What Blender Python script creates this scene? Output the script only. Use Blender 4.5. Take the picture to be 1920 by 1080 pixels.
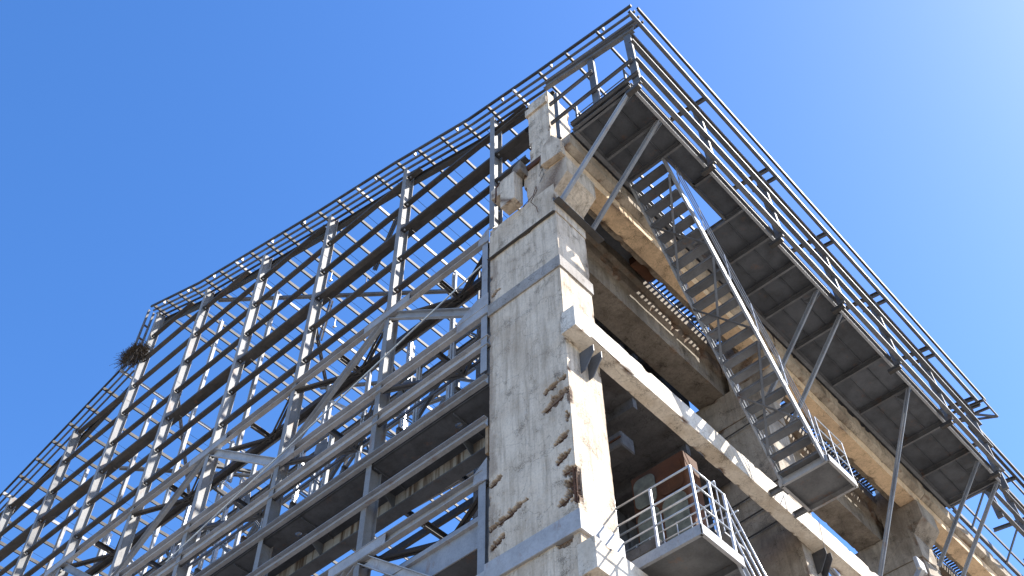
import bpy, bmesh, math, random
from mathutils import Vector, Matrix, noise

random.seed(7)
scn = bpy.context.scene
for o in list(bpy.data.objects):
    bpy.data.objects.remove(o, do_unlink=True)
COL = scn.collection

# ------------------------------------------------------------------ camera
cd = bpy.data.cameras.new('camera')
cam = bpy.data.objects.new('camera', cd)
COL.objects.link(cam)
cam.location = (0, 0, 0)
cam.rotation_euler = (math.radians(142.556), math.radians(0.685), math.radians(42.25))
cd.sensor_width = 36.0
cd.lens = 36.0 * 2065.0 / 1920.0
cd.clip_start = 0.1
cd.clip_end = 5000
scn.camera = cam
scn.render.resolution_x = 1024
scn.render.resolution_y = 576

# ------------------------------------------------------------------ sky + sun
SUN = Vector((1.0, 1.05, 1.55)).normalized()
elev = math.asin(SUN.z)
az = math.atan2(SUN.x, SUN.y)
w = bpy.data.worlds.new('World')
scn.world = w
w.use_nodes = True
nt = w.node_tree
bg = nt.nodes['Background']
sky = nt.nodes.new('ShaderNodeTexSky')
sky.sky_type = 'NISHITA'
sky.sun_disc = False
sky.sun_elevation = elev
sky.sun_rotation = az
sky.altitude = 200
sky.air_density = 1.0
sky.dust_density = .65
sky.ozone_density = 3.0
hsv = nt.nodes.new('ShaderNodeHueSaturation')
hsv.inputs['Saturation'].default_value = 1.26
hsv.inputs['Hue'].default_value = .507
nt.links.new(sky.outputs[0], hsv.inputs['Color'])
nt.links.new(hsv.outputs[0], bg.inputs[0])
bg.inputs[1].default_value = 0.126
sl = bpy.data.lights.new('sun', 'SUN')
sl.energy = 5.0
sl.angle = math.radians(0.5)
sl.color = (1.0, 0.95, 0.87)
sun = bpy.data.objects.new('sun', sl)
COL.objects.link(sun)
sun.rotation_euler = SUN.to_track_quat('Z', 'Y').to_euler()
scn.view_settings.view_transform = 'Standard'
scn.view_settings.look = 'None'
scn.view_settings.gamma = 1
scn.view_settings.use_curve_mapping = False
scn.view_settings.exposure = 1.38

# ------------------------------------------------------------------ materials
def ramp(nt, stops):
    r = nt.nodes.new('ShaderNodeValToRGB')
    e = r.color_ramp.elements
    while len(e) > 1: e.remove(e[0])
    e[0].position = stops[0][0]; e[0].color = (*stops[0][1], 1)
    for p, c in stops[1:]:
        n = e.new(p); n.color = (*c, 1)
    return r
def g(v): return (v, v, v)
def mk(name):
    m = bpy.data.materials.new(name); m.use_nodes = True
    nt = m.node_tree; b = nt.nodes['Principled BSDF']
    tc = nt.nodes.new('ShaderNodeTexCoord')
    return m, nt, b, tc
def noise_node(nt, vec, scale, detail=6, rough=.6, sc=None):
    n = nt.nodes.new('ShaderNodeTexNoise')
    n.inputs['Scale'].default_value = scale
    n.inputs['Detail'].default_value = detail
    n.inputs['Roughness'].default_value = rough
    if sc:
        mp = nt.nodes.new('ShaderNodeMapping'); mp.inputs['Scale'].default_value = sc
        nt.links.new(vec, mp.inputs['Vector']); vec = mp.outputs[0]
    nt.links.new(vec, n.inputs['Vector'])
    return n.outputs['Fac']
def mixc(nt, f, a, b, mode='MIX'):
    m = nt.nodes.new('ShaderNodeMix'); m.data_type = 'RGBA'; m.blend_type = mode
    if isinstance(f, (int, float)): m.inputs[0].default_value = f
    else: nt.links.new(f, m.inputs[0])
    for i, s in ((6, a), (7, b)):
        if isinstance(s, tuple): m.inputs[i].default_value = (*s, 1)
        else: nt.links.new(s, m.inputs[i])
    return m.outputs[2]

def concrete(name, base, dark, stain, stain_amt=.5, bump=.5, streak=.5, attr=False):
    m, nt, b, tc = mk(name)
    v = tc.outputs['Object']
    geo = nt.nodes.new('ShaderNodeNewGeometry'); v = geo.outputs['Position']
    n1 = noise_node(nt, v, 1.3, 8, .65)
    r1 = ramp(nt, [(.3, dark), (.62, base)]); nt.links.new(n1, r1.inputs[0])
    c = r1.outputs[0]
    # fine mottling
    n2 = noise_node(nt, v, 22, 6, .75)
    r2 = ramp(nt, [(.3, g(.62)), (.5, g(1.0)), (.8, g(1.08))]); nt.links.new(n2, r2.inputs[0])
    c = mixc(nt, .8, c, r2.outputs[0], 'MULTIPLY')
    # vertical dirty streaks
    n3 = noise_node(nt, v, 1.0, 7, .7, (9, 9, .7))
    r3 = ramp(nt, [(.45, g(0)), (.7, g(1))]); nt.links.new(n3, r3.inputs[0])
    mm = nt.nodes.new('ShaderNodeMath'); mm.operation = 'MULTIPLY'; mm.inputs[1].default_value = streak
    nt.links.new(r3.outputs[0], mm.inputs[0])
    c = mixc(nt, mm.outputs[0], c, tuple(x*.55 for x in stain))
    # large stains
    n4 = noise_node(nt, v, .9, 5, .6, (1, 1, .6))
    r4 = ramp(nt, [(.5, g(0)), (.64, g(stain_amt))]); nt.links.new(n4, r4.inputs[0])
    c = mixc(nt, r4.outputs[0], c, stain)
    # pits
    vo = nt.nodes.new('ShaderNodeTexNoise'); vo.inputs['Scale'].default_value = 46
    vo.inputs['Detail'].default_value = 4; vo.inputs['Roughness'].default_value = .8
    nt.links.new(v, vo.inputs['Vector'])
    n6 = noise_node(nt, v, 2.6, 3, .5)
    ad = nt.nodes.new('ShaderNodeMath'); ad.operation = 'ADD'; nt.links.new(vo.outputs['Fac'], ad.inputs[0]); nt.links.new(n6, ad.inputs[1])
    r5 = ramp(nt, [(.73, g(.28)), (.8, g(1))])
    hv = nt.nodes.new('ShaderNodeMath'); hv.operation = 'MULTIPLY'; hv.inputs[1].default_value = .93
    nt.links.new(ad.outputs[0], hv.inputs[0]); nt.links.new(hv.outputs[0], r5.inputs[0])
    c = mixc(nt, .75, c, r5.outputs[0], 'MULTIPLY')
    # hairline cracks
    vc = nt.nodes.new('ShaderNodeTexVoronoi'); vc.feature = 'DISTANCE_TO_EDGE'; vc.inputs['Scale'].default_value = 1.1
    dn = nt.nodes.new('ShaderNodeTexNoise'); dn.inputs['Scale'].default_value = 2.5; dn.inputs['Detail'].default_value = 6
    nt.links.new(v, dn.inputs['Vector'])
    vm = nt.nodes.new('ShaderNodeVectorMath'); vm.operation = 'MULTIPLY_ADD'
    vm.inputs[1].default_value = (.8, .8, .8)
    nt.links.new(dn.outputs['Color'], vm.inputs[0]); nt.links.new(v, vm.inputs[2])
    nt.links.new(vm.outputs[0], vc.inputs['Vector'])
    rc = ramp(nt, [(0, g(.42)), (.006, g(.8)), (.012, g(1))]); nt.links.new(vc.outputs['Distance'], rc.inputs[0])
    c = mixc(nt, .7, c, rc.outputs[0], 'MULTIPLY')
    if attr:
        at = nt.nodes.new('ShaderNodeAttribute'); at.attribute_name = 'exposed'
        nn = noise_node(nt, v, 40, 5, .7)
        rr = ramp(nt, [(.35, (.09, .055, .035)), (.55, (.22, .15, .105)), (.75, (.34, .26, .2))]); nt.links.new(nn, rr.inputs[0])
        c = mixc(nt, at.outputs['Fac'], c, rr.outputs[0])
    nt.links.new(c, b.inputs['Base Color'])
    b.inputs['Roughness'].default_value = .9
    b.inputs['Specular IOR Level'].default_value = .2
    bp = nt.nodes.new('ShaderNodeBump'); bp.inputs['Strength'].default_value = bump; bp.inputs['Distance'].default_value = .03
    nb = noise_node(nt, v, 12, 10, .7)
    ma = nt.nodes.new('ShaderNodeMath'); ma.operation = 'MULTIPLY_ADD'; ma.inputs[1].default_value = .4
    nt.links.new(rc.outputs[0], ma.inputs[0]); nt.links.new(nb, ma.inputs[2])
    mb = nt.nodes.new('ShaderNodeMath'); mb.operation = 'MULTIPLY_ADD'; mb.inputs[1].default_value = .25
    nt.links.new(r5.outputs[0], mb.inputs[0]); nt.links.new(ma.outputs[0], mb.inputs[2])
    nt.links.new(mb.outputs[0], bp.inputs['Height']); nt.links.new(bp.outputs[0], b.inputs['Normal'])
    return m

def steel(name, base, dirt, rust=.35, rough=.55, metal=0.0, spot=.62):
    m, nt, b, tc = mk(name)
    geo = nt.nodes.new('ShaderNodeNewGeometry'); v = geo.outputs['Position']
    oi = nt.nodes.new('ShaderNodeObjectInfo')
    n1 = noise_node(nt, v, 2.2, 7, .65)
    r1 = ramp(nt, [(.32, dirt), (.6, base)]); nt.links.new(n1, r1.inputs[0])
    c = r1.outputs[0]
    n2 = noise_node(nt, v, 30, 5, .7)
    r2 = ramp(nt, [(.3, g(.75)), (.55, g(1.0))]); nt.links.new(n2, r2.inputs[0])
    c = mixc(nt, .7, c, r2.outputs[0], 'MULTIPLY')
    # per member tone
    rr = ramp(nt, [(0, g(.78)), (1, g(1.12))]); nt.links.new(oi.outputs['Random'], rr.inputs[0])
    c = mixc(nt, 1.0, c, rr.outputs[0], 'MULTIPLY')
    n3 = noise_node(nt, v, 1.0, 9, .72, (3.5, 3.5, 1.6))
    r3 = ramp(nt, [(spot-.04, g(0)), (spot+.08, g(rust))]); nt.links.new(n3, r3.inputs[0])
    c = mixc(nt, r3.outputs[0], c, (.23, .11, .05))
    nt.links.new(c, b.inputs['Base Color'])
    b.inputs['Roughness'].default_value = rough
    b.inputs['Specular IOR Level'].default_value = .18
    b.inputs['Metallic'].default_value = metal
    bp = nt.nodes.new('ShaderNodeBump'); bp.inputs['Strength'].default_value = .25; bp.inputs['Distance'].default_value = .01
    nb = noise_node(nt, v, 25, 6, .6)
    nt.links.new(nb, bp.inputs['Height']); nt.links.new(bp.outputs[0], b.inputs['Normal'])
    return m

M = {}
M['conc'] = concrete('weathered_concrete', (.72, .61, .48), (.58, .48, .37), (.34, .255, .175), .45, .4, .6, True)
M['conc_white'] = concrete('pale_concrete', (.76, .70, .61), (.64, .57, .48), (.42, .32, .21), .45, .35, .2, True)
M['conc_beam'] = concrete('warm_concrete', (.80, .59, .38), (.66, .47, .29), (.27, .20, .15), .45, .3, .15, True)  # warm light bounced off the ground is put into this orange base
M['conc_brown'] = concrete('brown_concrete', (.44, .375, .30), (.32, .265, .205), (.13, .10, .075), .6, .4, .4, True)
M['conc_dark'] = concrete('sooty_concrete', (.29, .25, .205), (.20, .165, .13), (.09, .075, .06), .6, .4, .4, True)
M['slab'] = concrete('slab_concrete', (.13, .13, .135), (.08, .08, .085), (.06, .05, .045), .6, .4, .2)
M['paint'] = steel('grey_paint', (.34, .355, .38), (.25, .26, .28), .5)
M['pale'] = steel('pale_grey_paint', (.44, .445, .46), (.32, .32, .325), .55)  # same paint as the girts, skylight on front faces put into the tone
M['mull'] = steel('mullion_paint', (.30, .30, .305), (.235, .23, .225), .5, .55, 0, .6)
M['collar'] = concrete('collar_coat', (.36, .34, .32), (.29, .27, .25), (.2, .17, .14), .4, .3, .3)
M['dark'] = steel('dark_grey_steel', (.088, .084, .082), (.052, .050, .049), .5, .6)  # girts share the pale paint; underside shade is put into this tone
M['mid'] = steel('mid_grey_steel', (.16, .167, .18), (.105, .108, .116), .45, .5)
M['deck'] = steel('deck_steel', (.115, .125, .145), (.07, .075, .086), .35, .6, 0, .62)
M['galv'] = steel('bright_steel', (.58, .60, .62), (.42, .43, .45), .35, .35, .5)
M['rust'] = steel('rusted_steel', (.13, .06, .035), (.07, .04, .028), .8, .8)
M['stained'] = None
def stained():
    m, nt, b, tc = mk('streaked_steel')
    geo = nt.nodes.new('ShaderNodeNewGeometry'); v = geo.outputs['Position']
    n = noise_node(nt, v, 1, 6, .6, (9, 9, .35))
    r = ramp(nt, [(.36, (.07, .045, .03)), (.46, (.2, .17, .14)), (.56, (.36, .35, .33)), (.75, (.26, .25, .23))]); nt.links.new(n, r.inputs[0])
    n2 = noise_node(nt, v, 18, 5, .7); r2 = ramp(nt, [(.3, g(.7)), (.6, g(1))]); nt.links.new(n2, r2.inputs[0])
    nt.links.new(mixc(nt, .8, r.outputs[0], r2.outputs[0], 'MULTIPLY'), b.inputs['Base Color'])
    b.inputs['Roughness'].default_value = .6
    return m
M['stained'] = stained()
def simple(name, a, bcol, scale=8, rough=.85):
    m, nt, b, tc = mk(name)
    geo = nt.nodes.new('ShaderNodeNewGeometry')
    n = noise_node(nt, geo.outputs['Position'], scale, 7, .65)
    r = ramp(nt, [(.35, a), (.65, bcol)]); nt.links.new(n, r.inputs[0])
    nt.links.new(r.outputs[0], b.inputs['Base Color']); b.inputs['Roughness'].default_value = rough
    return m
M['twig'] = simple('dry_twigs', (.035, .026, .019), (.12, .09, .065), 30)
M['dropping'] = simple('bird_droppings', (.55, .54, .5), (.75, .74, .7), 20)
M['ground'] = simple('bare_ground', (.15, .13, .105), (.205, .18, .145), .35)
M['pane'] = simple('faded_green_panel', (.09, .10, .085), (.20, .215, .18), 5, .6)
M['wood'] = simple('weathered_board', (.24, .16, .09), (.36, .26, .16), 12)

# ------------------------------------------------------------------ helpers
def root(name, label, cat, loc, group=None):
    o = bpy.data.objects.new(name, None); COL.objects.link(o)
    o.location = loc; o.empty_display_size = .2
    o['label'] = label; o['category'] = cat
    if group: o['group'] = group
    return o
def tag(o, label, cat, group=None):
    o['label'] = label; o['category'] = cat
    if group: o['group'] = group
    return o
def link(name, me, mat, parent=None, origin=None):
    """me is built in world coordinates; give the object an origin and shift the mesh."""
    o = bpy.data.objects.new(name, me)
    COL.objects.link(o)
    if mat is not None and len(me.materials) == 0: me.materials.append(M[mat] if isinstance(mat, str) else mat)
    if origin is None:
        origin = sum((Vector(b) for b in o.bound_box), Vector()) / 8
    origin = Vector(origin)
    me.transform(Matrix.Translation(-origin))
    p = Vector((0, 0, 0))
    if parent is not None:
        q = parent
        while q is not None: p += q.location; q = q.parent
        o.parent = parent
    o.location = origin - p
    return o
def from_bm(bm, name):
    me = bpy.data.meshes.new(name); bm.to_mesh(me); bm.free(); return me

def P_box(w, h): return [[(-w/2, -h/2), (w/2, -h/2), (w/2, h/2), (-w/2, h/2)]]
def P_I(w, h, t=.014, tw=.01):
    return [[(-w/2, -h/2), (w/2, -h/2), (w/2, -h/2+t), (tw/2, -h/2+t), (tw/2, h/2-t), (w/2, h/2-t), (w/2, h/2), (-w/2, h/2),
             (-w/2, h/2-t), (-tw/2, h/2-t), (-tw/2, -h/2+t), (-w/2, -h/2+t)]]
def P_C(w, h, t=.012, s=1):   # web on -u side (s=1), flanges to +u
    p = [(-w/2, -h/2), (w/2, -h/2), (w/2, -h/2+t), (-w/2+t, -h/2+t), (-w/2+t, h/2-t), (w/2, h/2-t), (w/2, h/2), (-w/2, h/2)]
    if s < 0: p = [(-a, b) for a, b in reversed(p)]
    return [p]
def P_Cv(w, h, t=.012, s=1):  # web horizontal (at bottom if s=1), lips up
    p = [(-w/2, -h/2), (w/2, -h/2), (w/2, h/2), (w/2-t, h/2), (w/2-t, -h/2+t), (-w/2+t, -h/2+t), (-w/2+t, h/2), (-w/2, h/2)]
    if s < 0: p = [(a, -b) for a, b in reversed(p)]
    return [p]
def P_L(a, b, t=.01):
    return [[(-a/2, -b/2), (a/2, -b/2), (a/2, -b/2+t), (-a/2+t, -b/2+t), (-a/2+t, b/2), (-a/2, b/2)]]
def P_2L(w, h, t=.01, gap=.03):
    a = [(gap/2, -h/2), (w/2, -h/2), (w/2, -h/2+t), (gap/2+t, -h/2+t), (gap/2+t, h/2), (gap/2, h/2)]
    b = [(-x, y) for x, y in reversed(a)]
    return [a, b]
def P_tube(r, n=8): return [[(r*math.cos(2*math.pi*i/n), r*math.sin(2*math.pi*i/n)) for i in range(n)]]

def add_prism(bm, prof, p0, p1, up=(0, 0, 1), smooth=False):
    p0 = Vector(p0); p1 = Vector(p1); t = (p1-p0).normalized(); up = Vector(up)
    if abs(t.dot(up)) > .98: up = Vector((0, 1, 0)) if abs(t.y) < .9 else Vector((0, 0, 1))
    s = t.cross(up).normalized(); u = s.cross(t).normalized()
    for poly in prof:
        A = [bm.verts.new(p0 + s*a + u*b) for a, b in poly]
        B = [bm.verts.new(p1 + s*a + u*b) for a, b in poly]
        n = len(poly)
        for i in range(n):
            f = bm.faces.new((A[i], A[(i+1) % n], B[(i+1) % n], B[i])); f.smooth = smooth
        bm.faces.new(A[::-1]); bm.faces.new(B)
def member(name, prof, p0, p1, mat, parent, up=(0, 0, 1), smooth=False):
    bm = bmesh.new(); add_prism(bm, prof, p0, p1, up, smooth)
    bmesh.ops.recalc_face_normals(bm, faces=bm.faces)
    return link(name, from_bm(bm, name), mat, parent)
def multi(name, items, mat, parent, origin=None):
    bm = bmesh.new()
    for it in items:
        prof, p0, p1 = it[:3]; up = it[3] if len(it) > 3 else (0, 0, 1)
        add_prism(bm, prof, p0, p1, up)
    bmesh.ops.recalc_face_normals(bm, faces=bm.faces)
    return link(name, from_bm(bm, name), mat, parent, origin)
def box(name, a, b, mat, parent=None, bev=0.0):
    bm = bmesh.new()
    bmesh.ops.create_cube(bm, size=1)
    a = Vector(a); b = Vector(b)
    for v in bm.verts: v.co = Vector(((a[i] if v.co[i] < 0 else b[i]) for i in range(3)))
    if bev: bmesh.ops.bevel(bm, geom=list(bm.edges), offset=bev, segments=1, affect='EDGES')
    bmesh.ops.recalc_face_normals(bm, faces=bm.faces)
    return link(name, from_bm(bm, name), mat, parent)
def plate(name, pts, thick, mat, parent, holes=()):
    """flat polygon (world pts, planar) extruded by the vector thick"""
    bm = bmesh.new(); th = Vector(thick)
    A = [bm.verts.new(Vector(p)) for p in pts]; B = [bm.verts.new(Vector(p)+th) for p in pts]
    n = len(pts)
    bm.faces.new(A[::-1]); bm.faces.new(B)
    for i in range(n): bm.faces.new((A[i], A[(i+1) % n], B[(i+1) % n], B[i]))
    bmesh.ops.recalc_face_normals(bm, faces=bm.faces)
    return link(name, from_bm(bm, name), mat, parent)

def polyprism_rough(name, prof, p0, p1, step, mat, parent=None, amp=.006, chip=.03, up=(0, 0, 1), chipfreq=1.6, seed=0, spalls=None, chip_lim=.06, soot=None, psub=None):
    """extrude profile along the axis as a fine grid, then roughen: surface noise, chipped arrises, spalled patches"""
    p0 = Vector(p0); p1 = Vector(p1); L = (p1-p0).length; t = (p1-p0)/L; up = Vector(up)
    s = t.cross(up).normalized(); u = s.cross(t).normalized()
    psub = psub or step
    pts = []; corner = []
    n = len(prof)
    for i in range(n):
        a = Vector(prof[i]); b = Vector(prof[(i+1) % n]); k = max(1, int((b-a).length/psub))
        for j in range(k):
            # denser close to the arrises
            pts.append(a.lerp(b, j/k)); corner.append(j == 0)
    m = len(pts)
    # outward 2D normals + distance to nearest corner
    cen = sum(pts, Vector((0, 0)))/m
    cs = [Vector(p) for p in prof]
    dist = [min((p-c).length for c in cs) for p in pts]
    k = max(1, int(L/step))
    bm = bmesh.new(); lay = bm.verts.layers.float.new('exposed')
    rings = []
    for r in range(k+1):
        ring = []
        for i, p in enumerate(pts):
            q = p0 + t*(L*r/k) + s*p.x + u*p.y
            v = bm.verts.new(q); v[lay] = 0
            ring.append(v)
        rings.append(ring)
    inw = []
    for i in range(m):
        a = pts[i-1]; b = pts[(i+1) % m]; d = (b-a).normalized() if (b-a).length > 0 else Vector((1, 0))
        inw.append(Vector((-d.y, d.x)))   # left of travel; CCW profile -> inward
    area = sum(prof[i][0]*prof[(i+1) % n][1]-prof[(i+1) % n][0]*prof[i][1] for i in range(n))
    if area < 0: inw = [-v for v in inw]
    for r in range(k+1):
        endd = min(r, k-r)*L/k
        for i in range(m):
            v = rings[r][i]; q = v.co.copy()
            nv = s*inw[i].x + u*inw[i].y
            d = amp*(noise.fractal(q*3.0+Vector((seed, 0, 0)), 1.0, 2.0, 4))*1.4
            de = min(dist[i], endd*.9+.02)
            if chip and de < chip_lim*1.6:
                c = noise.fractal(q*chipfreq+Vector((seed*7.3, 3, 1)), .9, 2.1, 5)
                amt = max(0, c-.32)*3.2*chip*max(0, 1-de/(chip_lim*1.6))
                fine = max(0, noise.noise(q*14))*chip*.22*max(0, 1-de/chip_lim)
                d += amt+fine
                if amt > chip*.15: v[lay] = min(1, amt/(chip*.5))
            off = nv*d
            v.co = q+off
    if spalls:
        spalls(bm, lay)
    for r in range(k):
        for i in range(m):
            f = bm.faces.new((rings[r][i], rings[r][(i+1) % m], rings[r+1][(i+1) % m], rings[r+1][i]))
            f.smooth = False
    bm.faces.new(rings[0][::-1]); bm.faces.new(rings[-1])
    bmesh.ops.recalc_face_normals(bm, faces=bm.faces)
    return link(name, from_bm(bm, name), mat, parent)

def rect(x0, x1, y0, y1): return [(x0, y0), (x1, y0), (x1, y1), (x0, y1)]
# with axis +Z and up=(0,1,0): s = t x up = z x y = -x ; u = y.  profile (a,b) -> (-a, b)
def vbox(name, x0, x1, y0, y1, z0, z1, step, mat, parent, **k):
    return polyprism_rough(name, rect(-x1, -x0, y0, y1), (0, 0, z0), (0, 0, z1), step, mat, parent, up=(0, 1, 0), **k)
# axis +Y, up z: s = y x z = +x ; u = z. profile (x,z)
def ybeam(name, prof, y0, y1, step, mat, parent, **k):
    return polyprism_rough(name, prof, (0, y0, 0), (0, y1, 0), step, mat, parent, up=(0, 0, 1), **k)

# ------------------------------------------------------------------ ground
gm = bpy.data.meshes.new('ground')
S = 1500
gm.from_pydata([(-S, -S, -1.6), (S, -S, -1.6), (S, S, -1.6), (-S, S, -1.6)], [], [(0, 1, 2, 3)])
go = link('ground', gm, 'ground'); go['kind'] = 'structure'

# ------------------------------------------------------------------ concrete columns
X0, X1 = -9.40, -7.57
GZ = -1.6
SP = [((-8.10, 13.81), (-7.66, 13.92), .05), ((-8.08, 13.40), (-7.66, 13.55), .075), ((-7.96, 12.50), (-7.68, 12.6), .045),
      ((-7.92, 12.08), (-7.68, 12.2), .055), ((-7.80, 11.80), (-7.58, 11.78), .06), ((-7.70, 11.66), (-7.60, 11.10), .085),
      ((-7.92, 11.21), (-7.60, 11.32), .045), ((-9.35, 12.48), (-9.14, 12.56), .05), ((-9.37, 11.55), (-8.59, 11.74), .045),
      ((-9.34, 11.18), (-9.10, 11.30), .05), ((-9.20, 19.02), (-8.81, 19.09), .035), ((-7.62, 11.75), (-7.58, 11.15), .10),
      ((-9.33, 17.60), (-9.15, 17.66), .05), ((-7.66, 12.86), (-7.66, 13.06), .03), ((-7.95, 10.5), (-7.75, 10.56), .11)]
def col_spalls(bm, lay):
    for v in bm.verts:
        if v.co.y < 10.03 and -9.6 < v.co.x < -7.5:
            p = Vector((v.co.x, v.co.z))
            for a, b, r in SP:
                a = Vector(a); b = Vector(b); ab = b-a
                tt = max(0, min(1, (p-a).dot(ab)/ab.length_squared))
                d = (p-(a+ab*tt)).length
                rr = 1.15*r*(.45+.75*math.sin(math.pi*min(1, max(0, .12+.8*tt))))*(1+1.1*noise.fractal(v.co*7, .7, 2.2, 5)+.5*noise.noise(v.co*22))
                if rr <= 0: continue
                if d < rr:
                    k = 1-d/rr
                    v.co.y += .05*min(1, k*7)+.007*noise.noise(v.co*38)
                    v[lay] = min(1, .4+k*3)
        if v.co.y < 10.02:
            e = v.co.x+9.40-.16-.22*noise.fractal(Vector((v.co.x*3, 0, v.co.z*1.1)), .8, 2, 5)-.05*noise.noise(v.co*14)
            if e < 0: v[lay] = max(v[lay], min(.42, -e*5)); v.co.y += .004
        if v.co.x > -7.58 and v.co.y > 10.7:
            e = 10.95-.12-.12*noise.fractal(Vector((1, v.co.y*3, v.co.z*1.3)), .8, 2, 5)-v.co.y
            if e < 0: v[lay] = max(v[lay], min(.4, -e*4))
        if v.co.x > -7.6 and v.co.y < 10.12 and 11.05 < v.co.z < 11.85:   # broken arris with bare stirrups
            k = max(0, 1-abs(v.co.z-11.45)/.42)
            v.co.x -= .09*k*(.7+.6*noise.noise(v.co*8)); v.co.y += .03*k; v[lay] = min(1, k*2.5)

col_labels = ['tall weathered concrete corner column with rusty spalls and a steel band, front face shaded',
              'second concrete column behind the steep steel stair, joined by the white brace beam',
              'third concrete column near the lower right, behind the long steel struts']
colY = [10.0, 17.5, 25.0]
cols = []
for ci, cy in enumerate(colY):
    r = root('concrete_column', col_labels[ci], 'column', (-8.5, cy+.47, GZ), 'concrete columns of the frame')
    cols.append(r)
    st = .03 if ci == 0 else .12
    d = .95
    main_mat = 'conc' if ci == 0 else 'conc_dark'
    if ci == 0:
        vbox('shaft', X0, X1, cy, cy+d, 9.0, 18.88, .028, 'conc', r, psub=.022, amp=.004, chip=.022, chipfreq=2.5, seed=1, spalls=col_spalls)
        vbox('foot', X0+.04, X1-.02, cy+.06, cy+d-.04, GZ, 8.998, .15, 'conc', r, amp=.006, chip=.06, seed=2)
    else:
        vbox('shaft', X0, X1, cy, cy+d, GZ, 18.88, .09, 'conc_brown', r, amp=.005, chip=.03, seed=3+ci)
    # head above the joint line
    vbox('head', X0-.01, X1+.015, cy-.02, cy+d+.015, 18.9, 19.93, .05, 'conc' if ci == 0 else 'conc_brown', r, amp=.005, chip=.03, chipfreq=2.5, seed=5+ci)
    # shoulder that rises to the outer beam, with the sloping corbel to +X
    prof = [(-8.30, 19.935), (-7.56, 19.935), (-7.56, 19.66), (-7.17, 20.05), (-7.17, 20.63), (-8.30, 20.63)]
    prof = [(-8.30, 19.935), (-8.30, 20.63), (-7.17, 20.63), (-7.17, 20.05), (-7.56, 19.66), (-7.56, 19.935)][::-1]
    ybeam('corbel', prof, cy-.015, cy+d, .06, 'conc' if ci == 0 else 'conc_brown', r, amp=.004, chip=.025, chipfreq=3, seed=8+ci)
    vbox('neck', -8.40, -7.60, cy+.02, cy+d-.03, 20.64, 21.45, .06, 'conc' if ci == 0 else 'conc_brown', r, amp=.005, chip=.035, chipfreq=3, seed=11+ci)
    vbox('upper_shaft', -8.22, -7.58, cy+.05, cy+.86, 21.46, 24.30, .04, 'conc', r, amp=.004, chip=.03, chipfreq=3, seed=14+ci)
    # triangular bracket plates under the brace beam
    for yy in (cy+.36, cy+.58):
        for zt in (14.74, 9.6):
            plate('bracket_plate', [(X1+.002, yy, zt), (-7.25, yy, zt), (-7.25, yy, zt-.16), (X1+.10, yy, zt-.50), (X1+.002, yy, zt-.52)], (0, .018, 0), 'dark' if ci else 'mid', r)
c0 = cols[0]
def band(name, z0, z1, out, mat, parent, y0=10.0, y1=10.95):
    # steel collar round the shaft: front, right, back, left
    t = out
    box(name, (X0-t, y0-t, z0), (X1+t, y1+t, z1), mat, parent, .004)
band('steel_collar', 16.99, 17.33, .035, 'collar', c0)
band('steel_collar', 10.52, 10.90, .05, 'pale', c0)
member('edge_angle', P_L(.06, .06), (X0-.03, 9.955, 18.89), (X1, 9.955, 18.89), 'dark', c0)
# ledge angle carrying the walkway struts on the right face
member('strut_seat', P_L(.16, .14, .018), (X1+.09, 9.93, 19.26), (X1+.09, 11.42, 19.26), 'dark', c0)
for a, b, rr in SP[:10]:
    y = 10.035
    member('rebar', P_tube(.009, 6), (a[0]-.05, y, a[1]-.01), (min(b[0]+.06, -7.6), y, b[1]-.01), 'rust', c0)
for i in range(2):
    member('rebar', P_tube(.014, 6), (-7.645+.03*i, 10.03+.02*i, 11.02), (-7.64+.03*i, 10.03+.02*i, 11.86), 'rust', c0)
# loose tie wires on the head
def wire(name, pts, r, mat, parent):
    bm = bmesh.new()
    for a, b in zip(pts[:-1], pts[1:]): add_prism(bm, P_tube(r, 5), a, b)
    return link(name, from_bm(bm, name), mat, parent)
wire('tie_wire', [(-8.42, 9.97, 19.9), (-8.1, 9.95, 20.0), (-8.0, 9.94, 20.25), (-7.97, 9.93, 20.05), (-8.15, 9.92, 19.75), (-8.02, 9.94, 19.45), (-7.98, 9.93, 19.2)], .008, 'rust', c0)
wire('tie_wire', [(-7.9, 9.95, 20.55), (-7.8, 9.94, 20.75), (-7.78, 9.95, 20.5), (-7.9, 9.95, 20.3)], .006, 'dark', c0)
# weld-on strip and timber packing at the left arris
box('packing_board', (-9.52, 10.03, 13.35), (-9.455, 10.10, 14.0), 'wood', c0)
# head cap and torn ledge on the upper shaft
box('cap', (-8.27, 9.99, 23.72), (-7.60, 10.1, 24.0), 'conc', c0, .01)
box('broken_ledge', (-8.27, 9.96, 21.25), (-7.66, 10.06, 21.42), 'rust', c0, .02)

# end block of the inner crane beam, standing proud of the head
prof = [(-9.16, 19.95), (-8.55, 19.95), (-8.55, 21.15), (-8.75, 21.55), (-9.16, 21.55)]
r = root('beam_end_block', 'rounded concrete block jutting from the left of the corner column head', 'concrete block', (-8.9, 9.8, 19.95))
ybeam('block', [(-8.83, 19.98), (-8.42, 19.98), (-8.42, 21.05), (-8.83, 21.05)], 9.70, 9.985, .04, 'conc', r, amp=.004, chip=.03, chipfreq=3, seed=31)
ybeam('ear', [(-9.12, 20.62), (-8.835, 20.58), (-8.835, 21.02), (-9.12, 20.98)], 9.72, 9.97, .03, 'conc', r, amp=.006, chip=.04, chipfreq=4, seed=32)
ybeam('top_lump', [(-8.62, 21.055), (-8.28, 21.05), (-8.26, 21.42), (-8.46, 21.36)], 9.76, 10.01, .03, 'conc_dark', r, amp=.012, chip=.05, chipfreq=5, seed=33, chip_lim=.1)
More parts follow.
